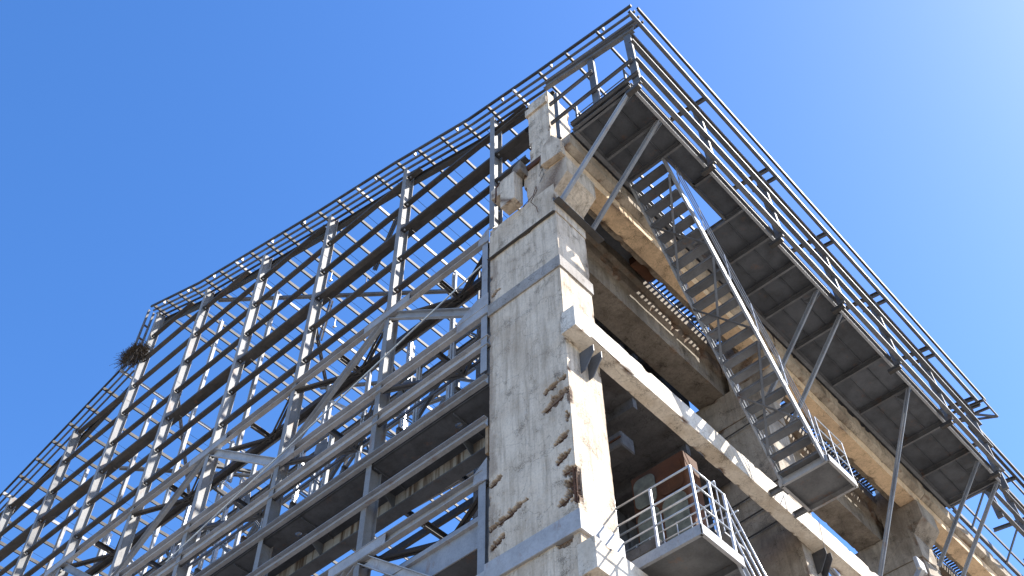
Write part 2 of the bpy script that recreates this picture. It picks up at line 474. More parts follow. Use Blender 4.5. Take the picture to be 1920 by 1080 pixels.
wire('bent_bar', [(-8.86, 9.69, 20.95), (-8.90, 9.64, 20.8), (-8.88, 9.62, 20.5), (-8.93, 9.65, 20.25)], .02, 'rust', r)

# ------------------------------------------------------------------ white brace beams
for zb, lab in ((14.85, 'long sunlit white concrete brace beam running from the corner column under the stair landing'),
                (9.62, 'lowest concrete brace beam, its stub sunlit with railing shadows beside the small platform')):
    r = root('brace_beam', lab, 'beam', (-7.4, 18, zb))
    prof = [(X1+.004, zb), (-7.24, zb+.01), (-7.24, zb+.56), (X1+.004, zb+.56)]
    ybeam('beam', prof, 9.88, 33.2, .07, 'conc_white', r, amp=.005, chip=.03, seed=41+int(zb), chipfreq=3.2, chip_lim=.05, psub=.05)
    if zb > 12:
        member('rebar', P_tube(.008, 5), (-7.232, 10.3, zb+.03), (-7.232, 11.1, zb+.0), 'rust', r)
        member('hanging_wire', P_tube(.007, 5), (-7.22, 17.9, zb+.62), (-7.22, 17.75, zb-.25), 'dark', r)

# ------------------------------------------------------------------ crane beams
spansY = [(9.98, 17.96), (17.99, 25.46), (25.49, 33.0)]
outer_lab = ['first span of the outer crane beam, warm tan underside, above the stair head',
             'middle span of the outer crane beam, tan underside, between the stair and the third column',
             'far span of the outer crane beam beyond the walkway end, top edge sunlit']
inner_lab = ['first span of the inner concrete beam with scorched ledge, left of the stair',
             'middle span of the inner concrete beam with pocked ledge, below the grating, right of the stair landing',
             'far span of the inner concrete beam at the lower right corner']
for i, (a, b) in enumerate(spansY):
    r = root('crane_beam', outer_lab[i], 'crane beam', (-7.4, (a+b)/2, 20.65), 'outer crane beams')
    prof = [(-7.66, 20.65), (-7.20, 20.65), (-7.19, 20.96), (-7.68, 20.96)]
    flg = [(-7.90, 20.965), (-7.17, 20.965), (-7.02, 21.06), (-6.99, 21.40), (-7.90, 21.40)]
    ybeam('flange', flg, a, b, .09, 'conc_brown', r, amp=.006, chip=.045, chipfreq=2.5, seed=71+i, psub=.07)
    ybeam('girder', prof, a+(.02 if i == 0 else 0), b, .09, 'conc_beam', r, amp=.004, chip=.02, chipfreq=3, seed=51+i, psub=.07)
    if i == 0: ybeam('end_block', [(-7.76, 20.72), (-7.18, 20.67), (-7.18, 21.18), (-7.40, 21.62), (-7.72, 21.42)], 9.84, 9.99, .04, 'conc', r, amp=.008, chip=.05, chipfreq=3, seed=58, psub=.04)
    box('rail', (-7.50, a, 21.401), (-7.43, b, 21.52), 'rust', r)
    r = root('crane_beam', inner_lab[i], 'crane beam', (-8.9, (a+b)/2, 19.95), 'inner crane beams')
    def burn(bm, lay, i=i):
        for v in bm.verts:
            if v.co.x > -8.53 and 20.72 < v.co.z < 21.05:
                c = noise.noise(Vector((v.co.y*2.6, i*5, 2)))+.35*noise.noise(v.co*9)
                if c > .08: v.co.x -= .05*min(1, (c-.08)*5); v[lay] = min(1, (c-.08)*7)
    prof = [(-9.25, 19.95), (-8.50, 19.95), (-8.48, 20.62), (-8.42, 20.72), (-8.40, 21.04), (-8.28, 21.10), (-8.28, 21.46), (-9.40, 21.46), (-9.40, 21.1), (-9.27, 21.0)]
    ya = 10.96 if i == 0 else a
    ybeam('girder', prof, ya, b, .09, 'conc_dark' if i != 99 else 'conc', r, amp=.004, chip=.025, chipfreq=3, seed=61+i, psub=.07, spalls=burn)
    if i == 0:
        member('pipe', P_tube(.03, 8), (-8.46, 12.1, 19.98), (-8.40, 12.05, 21.0), 'dark', r)
        member('pipe', P_tube(.03, 8), (-9.2, 12.1, 19.93), (-8.46, 12.1, 19.93), 'dark', r)

# solid cover plate and grating between the beams
r = root('cover_plate', 'black cover plate between the two crane beams next to the corner column', 'plate', (-8.0, 12.5, 21.5))
box('plate', (-8.40, 10.95, 21.48), (-7.70, 14.35, 21.53), 'deck', r)
box('side_plate', (-7.72, 10.95, 21.405), (-7.70, 14.35, 21.478), 'deck', r)
box('hatch', (-8.20, 13.6, 21.2), (-7.95, 14.3, 21.47), 'rust', r)
glabs = ['sooty slatted floor grating between the crane beams left of the stair, sky showing through',
         'sooty slatted floor grating above the stair landing rail, blue sky showing through',
         'sooty slatted floor grating beyond the third column']
for gi, (a, b) in enumerate(((14.4, 17.4), (18.0, 24.9), (26.1, 33))):
    r = root('floor_grating', glabs[gi], 'grating', (-8.05, (a+b)/2, 21.5), 'floor gratings between the crane beams')
    bm = bmesh.new(); y = a
    while y < b:
        z = 21.50+.012*random.random()
        add_prism(bm, P_box(.035, .05), (-8.27, y, z), (-7.90, y+random.uniform(-.015, .015), z), (0, 0, 1)); y += .14
    bmesh.ops.recalc_face_normals(bm, faces=bm.faces)
    link('slats', from_bm(bm, 'slats'), 'dark', r)
    for x in (-8.25, -7.93):
        member('bearer', P_box(.03, .04), (x, a-.05, 21.455), (x, b, 21.455), 'dark', r)
    if gi == 1:   # debris heap on the far half
        bm = bmesh.new(); rd = random.Random(3)
        for k in range(420):
            yy = rd.triangular(21.6, 24.8, 23.4); xx = rd.uniform(-8.3, -7.9); zz = 21.40+rd.random()*.2*max(0, 1-abs(yy-23.2)/1.8)
            dv = Vector((rd.uniform(-1, 1), rd.uniform(-1, 1), rd.uniform(-.6, .3))).normalized()*rd.uniform(.06, .2)
            add_prism(bm, P_tube(.006, 3), (xx, yy, zz), Vector((xx, yy, zz))+dv)
        ob = link('debris', from_bm(bm, 'debris'), 'twig'); ob['kind'] = 'stuff'; ob['label'] = 'heap of dry sticks and rubbish on the sooty grating'; ob['category'] = 'debris'

# ------------------------------------------------------------------ walkway bracketed off the crane beam
r = root('walkway', 'long dark plated walkway seen from below, cantilevered on steel struts over the stair', 'walkway', (-6.2, 18.5, 21.5))
WY0, WY1 = 10.06, 27.0
joists = [10.12, 11.15, 11.92, 13.3, 14.35, 15.15, 16.4, 17.45, 18.85, 20.5, 21.9, 23.85, 25.3, 26.5, 26.95]
joists = [10.12, 11.12, 11.93, 13.05, 14.32, 15.4, 16.5, 17.42, 18.80, 20.55, 21.95, 23.85, 25.3, 26.9]
HX0, HX1, HY0, HY1 = -6.92, -5.84, 11.96, 14.30
# deck plates
for a, b in zip(joists[:-1], joists[1:]):
    if HY0-.1 < a < HY1-.1:
        box('deck_plate', (HX1+.02, a+.006, 21.665), (-5.34, b-.006, 21.68), 'deck', r)
    else:
        box('deck_plate', (-6.93, a+.006, 21.665), (-5.34, b-.006, 21.68), 'deck', r)
        n = 2
        for k in range(1, n+1):
            x = -6.93+k*(1.59/(n+1))
            member('seam_rib', P_box(.012, .045), (x, a+.03, 21.64), (x, b-.03, 21.64), 'deck', r)
for y in joists:
    if HY0 < y < HY1-.1:
        member('joist', P_C(.06, .14, .01), (HX1, y, 21.575), (-5.36, y, 21.575), 'mid', r)
    else:
        member('joist', P_C(.06, .18, .01), (-6.85, y, 21.56), (-5.36, y, 21.56), 'mid', r)
member('hatch_trimmer', P_C(.05, .14, .01), (HX1, HY0, 21.575), (HX1, HY1, 21.575), 'mid', r)
member('outer_channel', P_C(.07, .18, .012, 1), (-5.32, WY0, 21.585), (-5.32, WY1, 21.585), 'paint', r)
member('inner_channel', P_C(.10, .24, .012, 1), (-6.90, WY0, 21.55), (-6.90, WY1, 21.55), 'mid', r)
box('kick_plate', (-7.30, WY0, 21.54), (-6.955, WY1, 21.55), 'deck', r)  # added plate over the gap, stops sun patches on the crane beam
box('edge_filler', (-5.282, WY0+.1, 21.60), (-5.225, WY1, 21.64), 'dark', r)
member('end_channel', P_C(.07, .18, .012, 1), (-6.93, 10.02, 21.585), (-5.32, 10.02, 21.585), 'mid', r)
member('end_channel', P_C(.07, .18, .012, 1), (-6.93, 27.04, 21.585), (-5.32, 27.04, 21.585), 'mid', r)
for y in (10.12, 11.13, 17.55, 18.62, 22.0, 25.85, 27.0):
    zf = 19.34 if y < 12 else (16.3 if y == 22.0 else 19.0)
    xf = X1+.1 if y < 12 else (-7.95 if y == 22.0 else -7.5)
    member('strut', P_2L(.12, .09, .012, .02), (xf, y, zf), (-5.38, y, 21.50), 'paint', r, (0, 1, 0))
    plate('gusset', [(-5.36, y+.05, 21.49), (-5.80, y+.05, 21.49), (-5.62, y+.05, 21.22), (-5.36, y+.05, 21.4)], (0, .012, 0), 'mid', r)

# second length of screen, set back, beyond the walkway end
r = root('eaves_screen', 'set-back screen frame beyond the far walkway end, at the right edge of the picture', 'steel frame', (-5.9, 32, 21.5))
for y in (28.2, 30.4, 32.6, 34.8, 37.0):
    member('post', P_box(.18, .07), (-5.97, y, 21.30), (-5.97, y, 24.05), 'mid', r, (0, 1, 0))
    member('canopy_arm', P_C(.07, .13, .01), (-7.3, y, 24.3), (-5.5, y, 24.06), 'mid', r)
    member('post_brace', P_L(.07, .07), (-6.9, y, 21.4), (-5.95, y, 22.6), 'mid', r)
for z in (21.5, 22.4, 23.3):
    member('screen_rail', P_Cv(.12, .05, .01, 1), (-5.88, 27.6, z), (-5.88, 38, z), 'mid', r)
for x, z in ((-5.92, 23.9), (-5.5, 24.12), (-5.36, 24.2)):
    member('head_beam', P_box(.08, .12), (x, 27.4, z), (x, 38, z), 'dark', r)
member('floor_edge', P_C(.09, .18, .012, -1), (-6.9, 27.2, 21.585), (-6.9, 38, 21.585), 'mid', r)
# walkway handrail (thin)
r = root('walkway_handrail', 'thin pipe handrail along the outer edge of the high walkway', 'handrail', (-5.5, 18.5, 21.7))
y = 10.2
while y < 27.1:
    member('post', P_box(.045, .045), (-5.48, y, 21.69), (-5.48, y, 22.75), 'mid', r); y += 1.68
box('toe_board', (-5.47, 10.1, 21.69), (-5.455, 26.95, 22.02), 'dark', r)
for z in (22.3, 22.73):
    member('rail', P_tube(.014, 6), (-5.48, 10.15, z), (-5.48, 26.9, z), 'mid', r)
    member('rail', P_tube(.014, 6), (-6.9, 10.15, z), (-5.48, 10.15, z), 'mid', r)
for x in (-6.86, -6.2):
    member('post', P_box(.045, .045), (x, 10.15, 21.69), (x, 10.15, 22.75), 'mid', r)

# ------------------------------------------------------------------ eaves screen frame on the outside of the walkway
r = root('eaves_screen', 'open steel screen frame of posts and rails outside the high walkway', 'steel frame', (-5.1, 19, 21.5))
posts = [10.02]+[12.72+2.72*k for k in range(0, 6)]
for y in posts:
    member('post', P_box(.18, .07), (-5.12, y, 21.30), (-5.12, y, 24.0), 'mid', r, (0, 1, 0))
    member('post_foot', P_box(.12, .10), (-5.08, y, 21.22), (-5.42, y, 21.22), 'dark', r)
for z, mt in ((21.44, 'mid'), (22.36, 'mid'), (23.28, 'mid')):
    member('screen_rail', P_Cv(.12, .05, .01, 1), (-5.03, 9.97, z), (-5.03, 26.6, z), mt, r)
member('head_beam', P_box(.09, .12), (-5.06, 9.97, 23.86), (-5.06, 26.6, 23.86), 'dark', r)
# outrigger at the far end
for y in (26.55, 26.95):
    member('outrigger', P_C(.05, .08, .008), (-6.3, y, 24.25), (-4.6, y, 24.02), 'mid', r)
member('outrigger', P_box(.05, .06), (-4.62, 26.5, 24.0), (-4.62, 27.45, 24.0), 'mid', r)
member('outrigger', P_box(.05, .06), (-5.2, 26.9, 24.1), (-4.62, 27.45, 24.0), 'mid', r)
member('outrigger', P_box(.05, .06), (-5.9, 26.9, 24.2), (-4.62, 27.45, 24.0), 'mid', r)
member('post', P_box(.16, .10), (-5.3, 27.3, 21.4), (-5.3, 27.3, 24.0), 'mid', r, (0, 1, 0))
# return of the screen round the near end
for x in (-6.2,):
    member('post', P_box(.17, .07), (x, 10.02, 21.64), (x, 10.02, 24.22), 'mid', r, (0, 1, 0))
member('post', P_box(.11, .06), (-7.28, 9.98, 21.5), (-7.28, 9.98, 23.6), 'mid', r, (0, 1, 0))
member('screen_rail', P_C(.06, .09, .01), (-7.45, 9.93, 22.32), (-5.08, 9.93, 22.32), 'mid', r)
member('screen_rail', P_C(.06, .09, .01), (-7.45, 9.93, 23.22), (-6.15, 9.93, 23.22), 'mid', r)
member('screen_rail', P_C(.06, .09, .01), (-6.9, 9.93, 21.62), (-5.0, 9.93, 21.62), 'mid', r)

# ------------------------------------------------------------------ roof frame
def roofz(x):
    pts = [(-4.7, 24.32), (-7.6, 24.84), (-10, 25.36), (-12.87, 26.40), (-16.1, 27.38), (-19.4, 28.52), (-22.66, 29.66), (-25.95, 31.2)]
    if x < -25.96: return 28.25+(x+26.0)*.30
    for (a, za), (b, zb) in zip(pts[:-1], pts[1:]):
        if a >= x >= b: return za+(zb-za)*(a-x)/(a-b)
    return pts[0][1]
RY1 = 41.0
r = root('roof_frame', 'bare roof of many parallel steel purlins seen through the gable mesh', 'roof frame', (-18, 25, 28))
OV = 9.75
px = [-5.75]
x = -6.7
while x > -25.9: px.append(x); x -= .86
x = -26.35
while x > -47: px.append(x); x -= .86
for i, x in enumerate(px):
    z = roofz(x)
    lit_tone = (i % 7 == 3)  # sunlight on some purlins is put in as a paler paint
    member('purlin', P_box(.05, .12), (x, OV, z-.02), (x, RY1, z-.02), 'pale' if lit_tone else 'dark', r)
# thin sag rods and hangers are parts of their own
rd = random.Random(5)
k = 0
for i, x in enumerate(px[4:-6]):
    if i % 2 == 0:
        xx = x-.46
        member('tie_rod', P_tube(.007, 4), (xx, 10.2, roofz(xx)-.16), (xx, RY1, roofz(xx)-.16), 'dark', r)
for k in range(34):
    x = px[3+rd.randrange(len(px)-10)]; y = rd.uniform(11, 24); z = roofz(x)
    multi('hanger', [(P_box(.035, .012), (x, y, z-.08), (x, y, z-.48)), (P_box(.08, .03), (x-.05, y, z-.49), (x+.05, y, z-.49))], 'galv' if k % 2 else 'mid', r)
# verge: several slim members following the slope on the overhang
def along(name, prof, y, dz, mat, xs, parent):
    for a, b in zip(xs[:-1], xs[1:]):
        member(name, prof, (a, y, roofz(a-.001 if a > -25 else a)+dz), (b, y, roofz(b+.001)+dz), mat, parent)
xsR = [-4.72, -7.6, -10, -12.87, -16.1, -19.4, -22.66, -25.94]
along('verge_tube', P_box(.06, .07), OV+.02, .09, 'dark', xsR, r)
along('verge_rail', P_C(.05, .06, .008), OV+.15, -.02, 'mid', xsR, r)
along('verge_rail', P_C(.05, .06, .008), OV+.30, -.06, 'mid', xsR, r)
along('verge_rail', P_C(.05, .06, .008), OV+.45, -.10, 'dark', xsR, r)
xsL = [-26.05, -30, -35, -41, -47]
along('verge_tube', P_box(.06, .07), OV+.02, .09, 'dark', xsL, r)
along('verge_rail', P_C(.05, .07, .008), OV+.17, -.02, 'mid', xsL, r)
along('verge_rail', P_C(.05, .07, .008), OV+.34, -.06, 'mid', xsL, r)
# short stubs on the verge
x = -5.6
while x > -25.6:
    member('verge_stub', P_box(.05, .07), (x, OV+.06, roofz(x)-.05), (x, OV+.06, roofz(x)+.1), 'galv', r); x -= 1.62
member('eaves_purlin', P_C(.08, .14, .012, -1), (-4.80, OV, 24.12), (-4.80, 26.7, 24.12), 'mid', r)
member('eaves_purlin', P_C(.06, .12, .012, -1), (-4.62, OV+.1, 24.22), (-4.62, 26.8, 24.22), 'dark', r)
# step at the ridge
for y in (OV+.02, OV+.22):
    member('ridge_post', P_box(.06, .07), (-26.0, y, 28.2), (-26.0, y, 31.12), 'mid', r)
for z in (28.9, 29.6, 30.3):
    member('ridge_rung', P_box(.05, .06), (-26.0, OV, z), (-26.0, 10.0, z), 'dark', r)
# canopy arms over the walkway
for y in posts:
    member('canopy_arm', P_C(.07, .13, .01), (-6.6, y, 24.36), (-4.78, y, 24.06), 'mid', r)
    if y > 13: member('canopy_arm', P_C(.07, .10, .01), (-5.5, y+.32, 24.14), (-4.78, y+.32, 24.02), 'mid', r)
member('rafter', P_I(.12, .22), (-4.9, 10.0, 23.80), (-7.58, 10.0, 24.42), 'mid', r)

# roof trusses over the columns
tl = ['lattice roof truss behind the corner column, seen through the gable', 'lattice roof truss over the second pair of columns', 'far lattice roof truss over the third pair of columns']
for ti, ty in ((1, 18.2), (2, 25.7)):
    r = root('roof_truss', tl[ti], 'roof truss', (-18, ty, 24), 'lattice roof trusses')
    zb = 22.9
    xs = [-8.0-2.25*k for k in range(0, 9)]
    for a, b in zip(xs[:-1], xs[1:]):
        member('top_chord', P_2L(.16, .12, .014), (a, ty, roofz(a)-.2), (b, ty, roofz(b)-.2), 'mid', r)
    member('bottom_chord', P_2L(.16, .12, .014), (xs[0], ty, zb), (xs[-1], ty, zb+1.6), 'mid', r)
    for k, a in enumerate(xs):
        zz = zb+1.6*k/8
        member('web_post', P_2L(.10, .10, .012), (a, ty, zz), (a, ty, roofz(a)-.2), 'pale', r, (0, 1, 0))
        if k < 8:
            z2 = zb+1.6*(k+1)/8
            if k % 2: member('web_diagonal', P_2L(.10, .10, .012), (a, ty, roofz(a)-.2), (xs[k+1], ty, z2), 'mid', r, (0, 1, 0))
            else: member('web_diagonal', P_2L(.10, .10, .012), (a, ty, zz), (xs[k+1], ty, roofz(xs[k+1])-.2), 'mid', r, (0, 1, 0))

# ------------------------------------------------------------------ gable frame
GX = [-9.37-3.27*k for k in range(0, 12)]
r = root('gable_wall', 'tall open steel gable wall frame of mullions and horizontal girts, cladding gone', 'wall frame', (-22, 10.1, 5))
for k, x in enumerate(GX):
    top = roofz(x)-.06
    z0 = 20.08 if k == 0 else 5.0
    member('mullion', P_I(.15, .28, .012, .012), (x, 10.15, z0), (x, 10.15, top), 'mull', r, (0, 1, 0))
levels = [8.0, 20.78, 22.02, 23.30, 24.48, 25.78, 27.1, 28.45, 29.6]
levels = [(20.80, 0), (22.05, 0), (23.32, 0), (24.50, 0), (25.85, 0), (27.15, 0), (28.5, 0), (29.7, 0)]
for z, _ in levels:
    for k, x in enumerate(GX[:-1]):
        xa, xb = x-.02, GX[k+1]+.02
        if z > max(roofz(xa), roofz(xb))-.3: continue
        if z > min(roofz(xa), roofz(xb))-.3:
            # cut at the roof line
            n = [xx for xx in [xa+(xb-xa)*i/20 for i in range(21)] if z < roofz(xx)-.25]
            if len(n) < 4: continue
            xa, xb = n[0], n[-1]
        if k == 0 and z < 21.0: pass
        multi('girt', [(P_Cv(.14, .075, .012, 1), (xa, 10.145, z), (xb, 10.145, z))], 'dark', r)
# extra bay right of the first mullion
for z in (21.25, 22.1, 23.3):
    member('girt', P_Cv(.17, .085, .012, 1), (-9.35, 10.145, z), (-8.36, 10.145, z), 'dark', r)
member('girt', P_C(.08, .24, .012), (-9.35, 10.06, 24.35), (-8.3, 10.06, 24.35), 'dark', r)
# heavy wind girder behind the girts
for k, x in enumerate(GX[:-1]):
    xa, xb = x, GX[k+1]
    member('wind_girder', P_I(.22, .26, .02, .016), (xa, 10.48, 23.86), (xb+.01, 10.48, 23.86), 'dark', r)
member('wind_girder', P_I(.34, .30, .02, .016), (-8.35, 10.52, 23.86), (-9.365, 10.52, 23.86), 'dark', r)
# rafter of the gable
for a, b in zip(xsR[1:-1], xsR[2:]):
    member('gable_rafter', P_I(.14, .24, .014), (a, 10.36, roofz(a)-.30), (b, 10.36, roofz(b+.001)-.30), 'dark', r)
for a, b in zip(xsL[:-1], xsL[1:]):
    member('gable_rafter', P_I(.14, .24, .014), (a, 10.36, roofz(a)-.30), (b, 10.36, roofz(b)-.30), 'dark', r)
# second line of slender posts behind the gable
for x in (-19.9, -23.1, -26.2, -29.6):
    member('rear_post', P_2L(.16, .12, .012, .03), (x, 11.2, 20), (x, 11.2, roofz(x)-.5), 'pale', r, (0, 1, 0))
# bolts at every girt seat, a sub-part of the mullion
for mo, x in zip([o for o in r.children if o.name.startswith('mullion')], GX):
    bm = bmesh.new(); n = 0
    for z, _ in levels:
        for dx in (.12, -.14):
            if z < roofz(x+dx)-.4: add_prism(bm, P_tube(.024, 6), (x+dx, 10.12, z-.05), (x+dx, 10.12, z-.078)); n += 1
    if n: link('bolts', from_bm(bm, 'bolts'), 'galv', mo)
    else: bm.free()

# ---- trussed girders (pale members in the gable plane)
def gusset(x, z, w1, w2, h, parent, y=9.985, mat='pale'):
    plate('gusset', [(x-w1, y, z-h/2), (x+w2, y, z-h/2), (x+w2, y, z+h/2), (x-w1, y, z+h/2)], (0, -.014, 0), mat, parent)
def hframe(parent, z, yo, yi, mat='dark', x0=-9.5, n=11, post=True, prof=None):
    """flat bracing girder behind a chord: inner chord, cross struts, diagonals"""
    member('inner_chord', prof or P_I(.16, .18, .016, .014), (x0, yi, z), (GX[n], yi, z), mat, parent, (0, 1, 0))
    for k in range(0, n):
        xa, xb = (GX[k], GX[k+1])
        xm = (xa+xb)/2
        member('cross_strut', P_C(.07, .15, .012), (xm, yo, z), (xm, yi, z), mat, parent)
        member('flat_diagonal', P_2L(.13, .11, .012), (xa-.05, yo, z), (xm, yi, z), mat, parent)
        member('flat_diagonal', P_2L(.13, .11, .012), (xb+.05, yo, z), (xm, yi, z), mat, parent)

for (zt, zb, lab, ph) in ((19.78, 17.28, 'pale zigzag trussed girder across the gable, upper one, left of the column collar', 0),
                          (12.82, 10.3, 'pale zigzag trussed girder across the gable at the bottom of the picture', 0)):
    r = root('trussed_girder', lab, 'girder', (-20, 10.1, zb))
    hgt = .25
    member('top_chord', P_C(.12, hgt, .014, -1), (-9.52, 10.02, zt), (GX[11], 10.02, zt), 'pale', r)
    member('bottom_chord', P_C(.12, hgt, .014, -1), (-9.45, 10.02, zb), (GX[11], 10.02, zb), 'pale', r)
    for k in range(0, 11):
        xa, xb = GX[k]-(.15 if k == 0 else 0), GX[k+1]
        if k % 2 == 0: p, q = (xa, zb), (xb, zt)
        else: p, q = (xa, zt), (xb, zb)
        member('diagonal', P_C(.10, .20, .012, -1), (p[0], 10.04, p[1]), (q[0], 10.04, q[1]), 'pale', r, (0, 0, 1))
        if k % 2 == 0: gusset(xb, zt, .75, .75, .27, r)
        if k % 2 == 1: gusset(xb, zb, .6, .6, .27, r)
    plate('gusset', [(-9.43, 9.985, zb-.14), (-10.3, 9.985, zb-.14), (-10.3, 9.985, zb+.20), (-9.75, 9.985, zb+.5), (-9.43, 9.985, zb+.5)], (0, -.014, 0), 'pale', r)
    plate('gusset', [(-9.43, 9.985, zt-.14), (-9.75, 9.985, zt-.14), (-9.72, 9.985, zt+.14), (-9.43, 9.985, zt+.35)], (0, -.014, 0), 'pale', r)
    hframe(r, zt-.12, 10.08, 10.72)
    hframe(r, zb-.02, 10.08, 10.9, 'mid', prof=P_L(.07, .07))
    member('end_post', P_C(.16, .12, .012, -1), (-9.56, 10.06, zb-1.8), (-9.56, 10.06, zt), 'paint', r, (0, 1, 0))
r = root('gable_rails', 'three straight pale rails across the gable in front of the dark deck', 'rails', (-20, 10.0, 14))
member('rail', P_C(.10, .27, .012, -1), (-9.45, 10.03, 16.35), (GX[11], 10.03, 16.35), 'pale', r)
member('rail', P_C(.10, .20, .012, -1), (-9.45, 9.97, 15.18), (GX[11], 9.97, 15.18), 'paint', r)
member('rail', P_C(.10, .20, .012, -1), (-9.45, 9.97, 14.08), (GX[11], 9.97, 14.08), 'paint', r)
member('rail_packer', P_box(.05, .05), (-9.45, 10.12, 16.24), (GX[11], 10.12, 16.24), 'mid', r)

# ---- deck girder with round holes
r = root('deck_girder', 'dark deck with round light holes on a rust-streaked box girder behind the gable rails', 'girder', (-20, 10.5, 15))
def deck_with_holes():
    bm = bmesh.new()
    z0, z1 = 15.02, 15.05
    y0, y1 = 10.06, 10.94
    holes = [-10.55-2.30*k for k in range(0, 15)]
    hr = .065; N = 16
    xs = [-9.42]+[h for hh in holes for h in (hh+.3, hh-.3)]+[GX[11]]
    def quad(a, b, c, d):
        for z, fl in ((z0, True), (z1, False)):
            vs = [bm.verts.new((p[0], p[1], z)) for p in (a, b, c, d)]
            bm.faces.new(vs)
    for i in range(0, len(xs)-1, 2):
        quad((xs[i], y0), (xs[i], y1), (xs[i+1], y1), (xs[i+1], y0))
    for h in holes:
        yc = 10.38
        rim = [(h+hr*1.25*math.cos(2*math.pi*k/N), yc+hr*math.sin(2*math.pi*k/N)) for k in range(N)]
        outp = []
        for k in range(N):
            a = 2*math.pi*k/N; c, s = math.cos(a), math.sin(a)
            t1 = .3/abs(c) if abs(c) > 1e-6 else 1e9
            t2 = ((y1-yc) if s > 0 else (yc-y0))/abs(s) if abs(s) > 1e-6 else 1e9
            t = min(t1, t2); outp.append((h+c*t, yc+s*t))
        corners = [(h+.3, y1), (h-.3, y1), (h-.3, y0), (h+.3, y0)]
        for z in (z0, z1):
            R = [bm.verts.new((p[0], p[1], z)) for p in rim]
            O = [bm.verts.new((p[0], p[1], z)) for p in outp]
            for k in range(N):
                n = (k+1) % N
                a, b = outp[k], outp[n]
                ex = None
                for c in corners:
                    on_a = abs(a[0]-c[0]) < 1e-5 or abs(a[1]-c[1]) < 1e-5
                    on_b = abs(b[0]-c[0]) < 1e-5 or abs(b[1]-c[1]) < 1e-5
                    same = (abs(a[0]-b[0]) < 1e-5) or (abs(a[1]-b[1]) < 1e-5)
                    if on_a and on_b and not same and (min(a[0], b[0])-1e-5 <= c[0] <= max(a[0], b[0])+1e-5) and (min(a[1], b[1])-1e-5 <= c[1] <= max(a[1], b[1])+1e-5): ex = c
                vs = [R[k], O[k]]+([bm.verts.new((ex[0], ex[1], z))] if ex else [])+[O[n], R[n]]
                bm.faces.new(vs)
        # hole wall
        A = [bm.verts.new((p[0], p[1], z0)) for p in rim]; B = [bm.verts.new((p[0], p[1], z1)) for p in rim]
        for k in range(N): bm.faces.new((A[k], A[(k+1) % N], B[(k+1) % N], B[k]))
    bmesh.ops.remove_doubles(bm, verts=bm.verts, dist=1e-4)
    return from_bm(bm, 'deck')
link('deck', deck_with_holes(), 'deck', r)
box('web', (GX[11], 10.945, 14.66), (-9.45, 10.96, 15.06), 'stained', r)
box('flange', (GX[11], 10.86, 14.63), (-9.45, 11.16, 14.655), 'deck', r)
box('edge_lip', (GX[11], 10.05, 15.06), (-9.45, 10.075, 15.14), 'deck', r)
x = -10.4
while x > GX[11]:
    member('seam_rib', P_box(.02, .03), (x, 10.08, 15.0), (x, 10.94, 15.0), 'deck', r)
    plate('stiffener', [(x-.3, 10.93, 14.66), (x-.3, 10.93, 15.0), (x-.3, 10.45, 15.0)], (.014, 0, 0), 'mid', r)
    x -= 2.15
box('lower_web', (GX[11], 10.125, 11.50), (-9.64, 10.15, 12.16), 'paint', r)
member('web_ledge', P_L(.07, .05), (GX[11], 10.09, 12.0), (-9.64, 10.09, 12.0), 'pale', r)
box('lower_deck', (GX[11], 10.16, 11.50), (-9.6, 12.2, 11.53), 'deck', r)

# ---- inner service gallery behind the gable (posts, rails, knee braces)
r = root('service_gallery', 'light steel gallery of posts and rails standing behind the gable above the dark deck', 'gallery', (-20, 11.4, 15))
x = -9.9; k = 0
while x > -38:
    member('gallery_post', P_2L(.13, .10, .012, .04), (x, 11.35, 15.1), (x, 11.35, 19.3), 'galv' if k % 2 else 'pale', r, (0, 1, 0))
    if k % 2 == 0:
        member('knee_brace', P_2L(.09, .09, .01), (x, 11.35, 17.4), (x-1.4, 11.35, 19.2), 'mid', r, (0, 1, 0))
        member('knee_brace', P_2L(.09, .09, .01), (x, 11.35, 17.2), (x+.55, 10.75, 16.2), 'mid', r)
    x -= 1.09 if k % 3 else 1.9; k += 1
for z, y in ((16.1, 11.3), (16.75, 11.3), (17.35, 11.3), (19.25, 11.35)):
    member('gallery_rail', P_box(.05, .07), (-9.6, y, z), (-38, y, z), 'mid', r)
x = -10.6
while x > -38:
    member('floor_bearer', P_C(.08, .16, .012), (x, 10.3, 16.0), (x, 12.9, 16.0), 'mid', r); x -= 1.64
member('edge_beam', P_C(.08, .18, .012), (-9.6, 12.9, 16.0), (-38, 12.9, 16.0), 'dark', r)
wires = []
member('slack_cable', P_tube(.02, 6), (-9.55, 9.9, 18.75), (-19.5, 9.9, 16.4), 'galv', r)

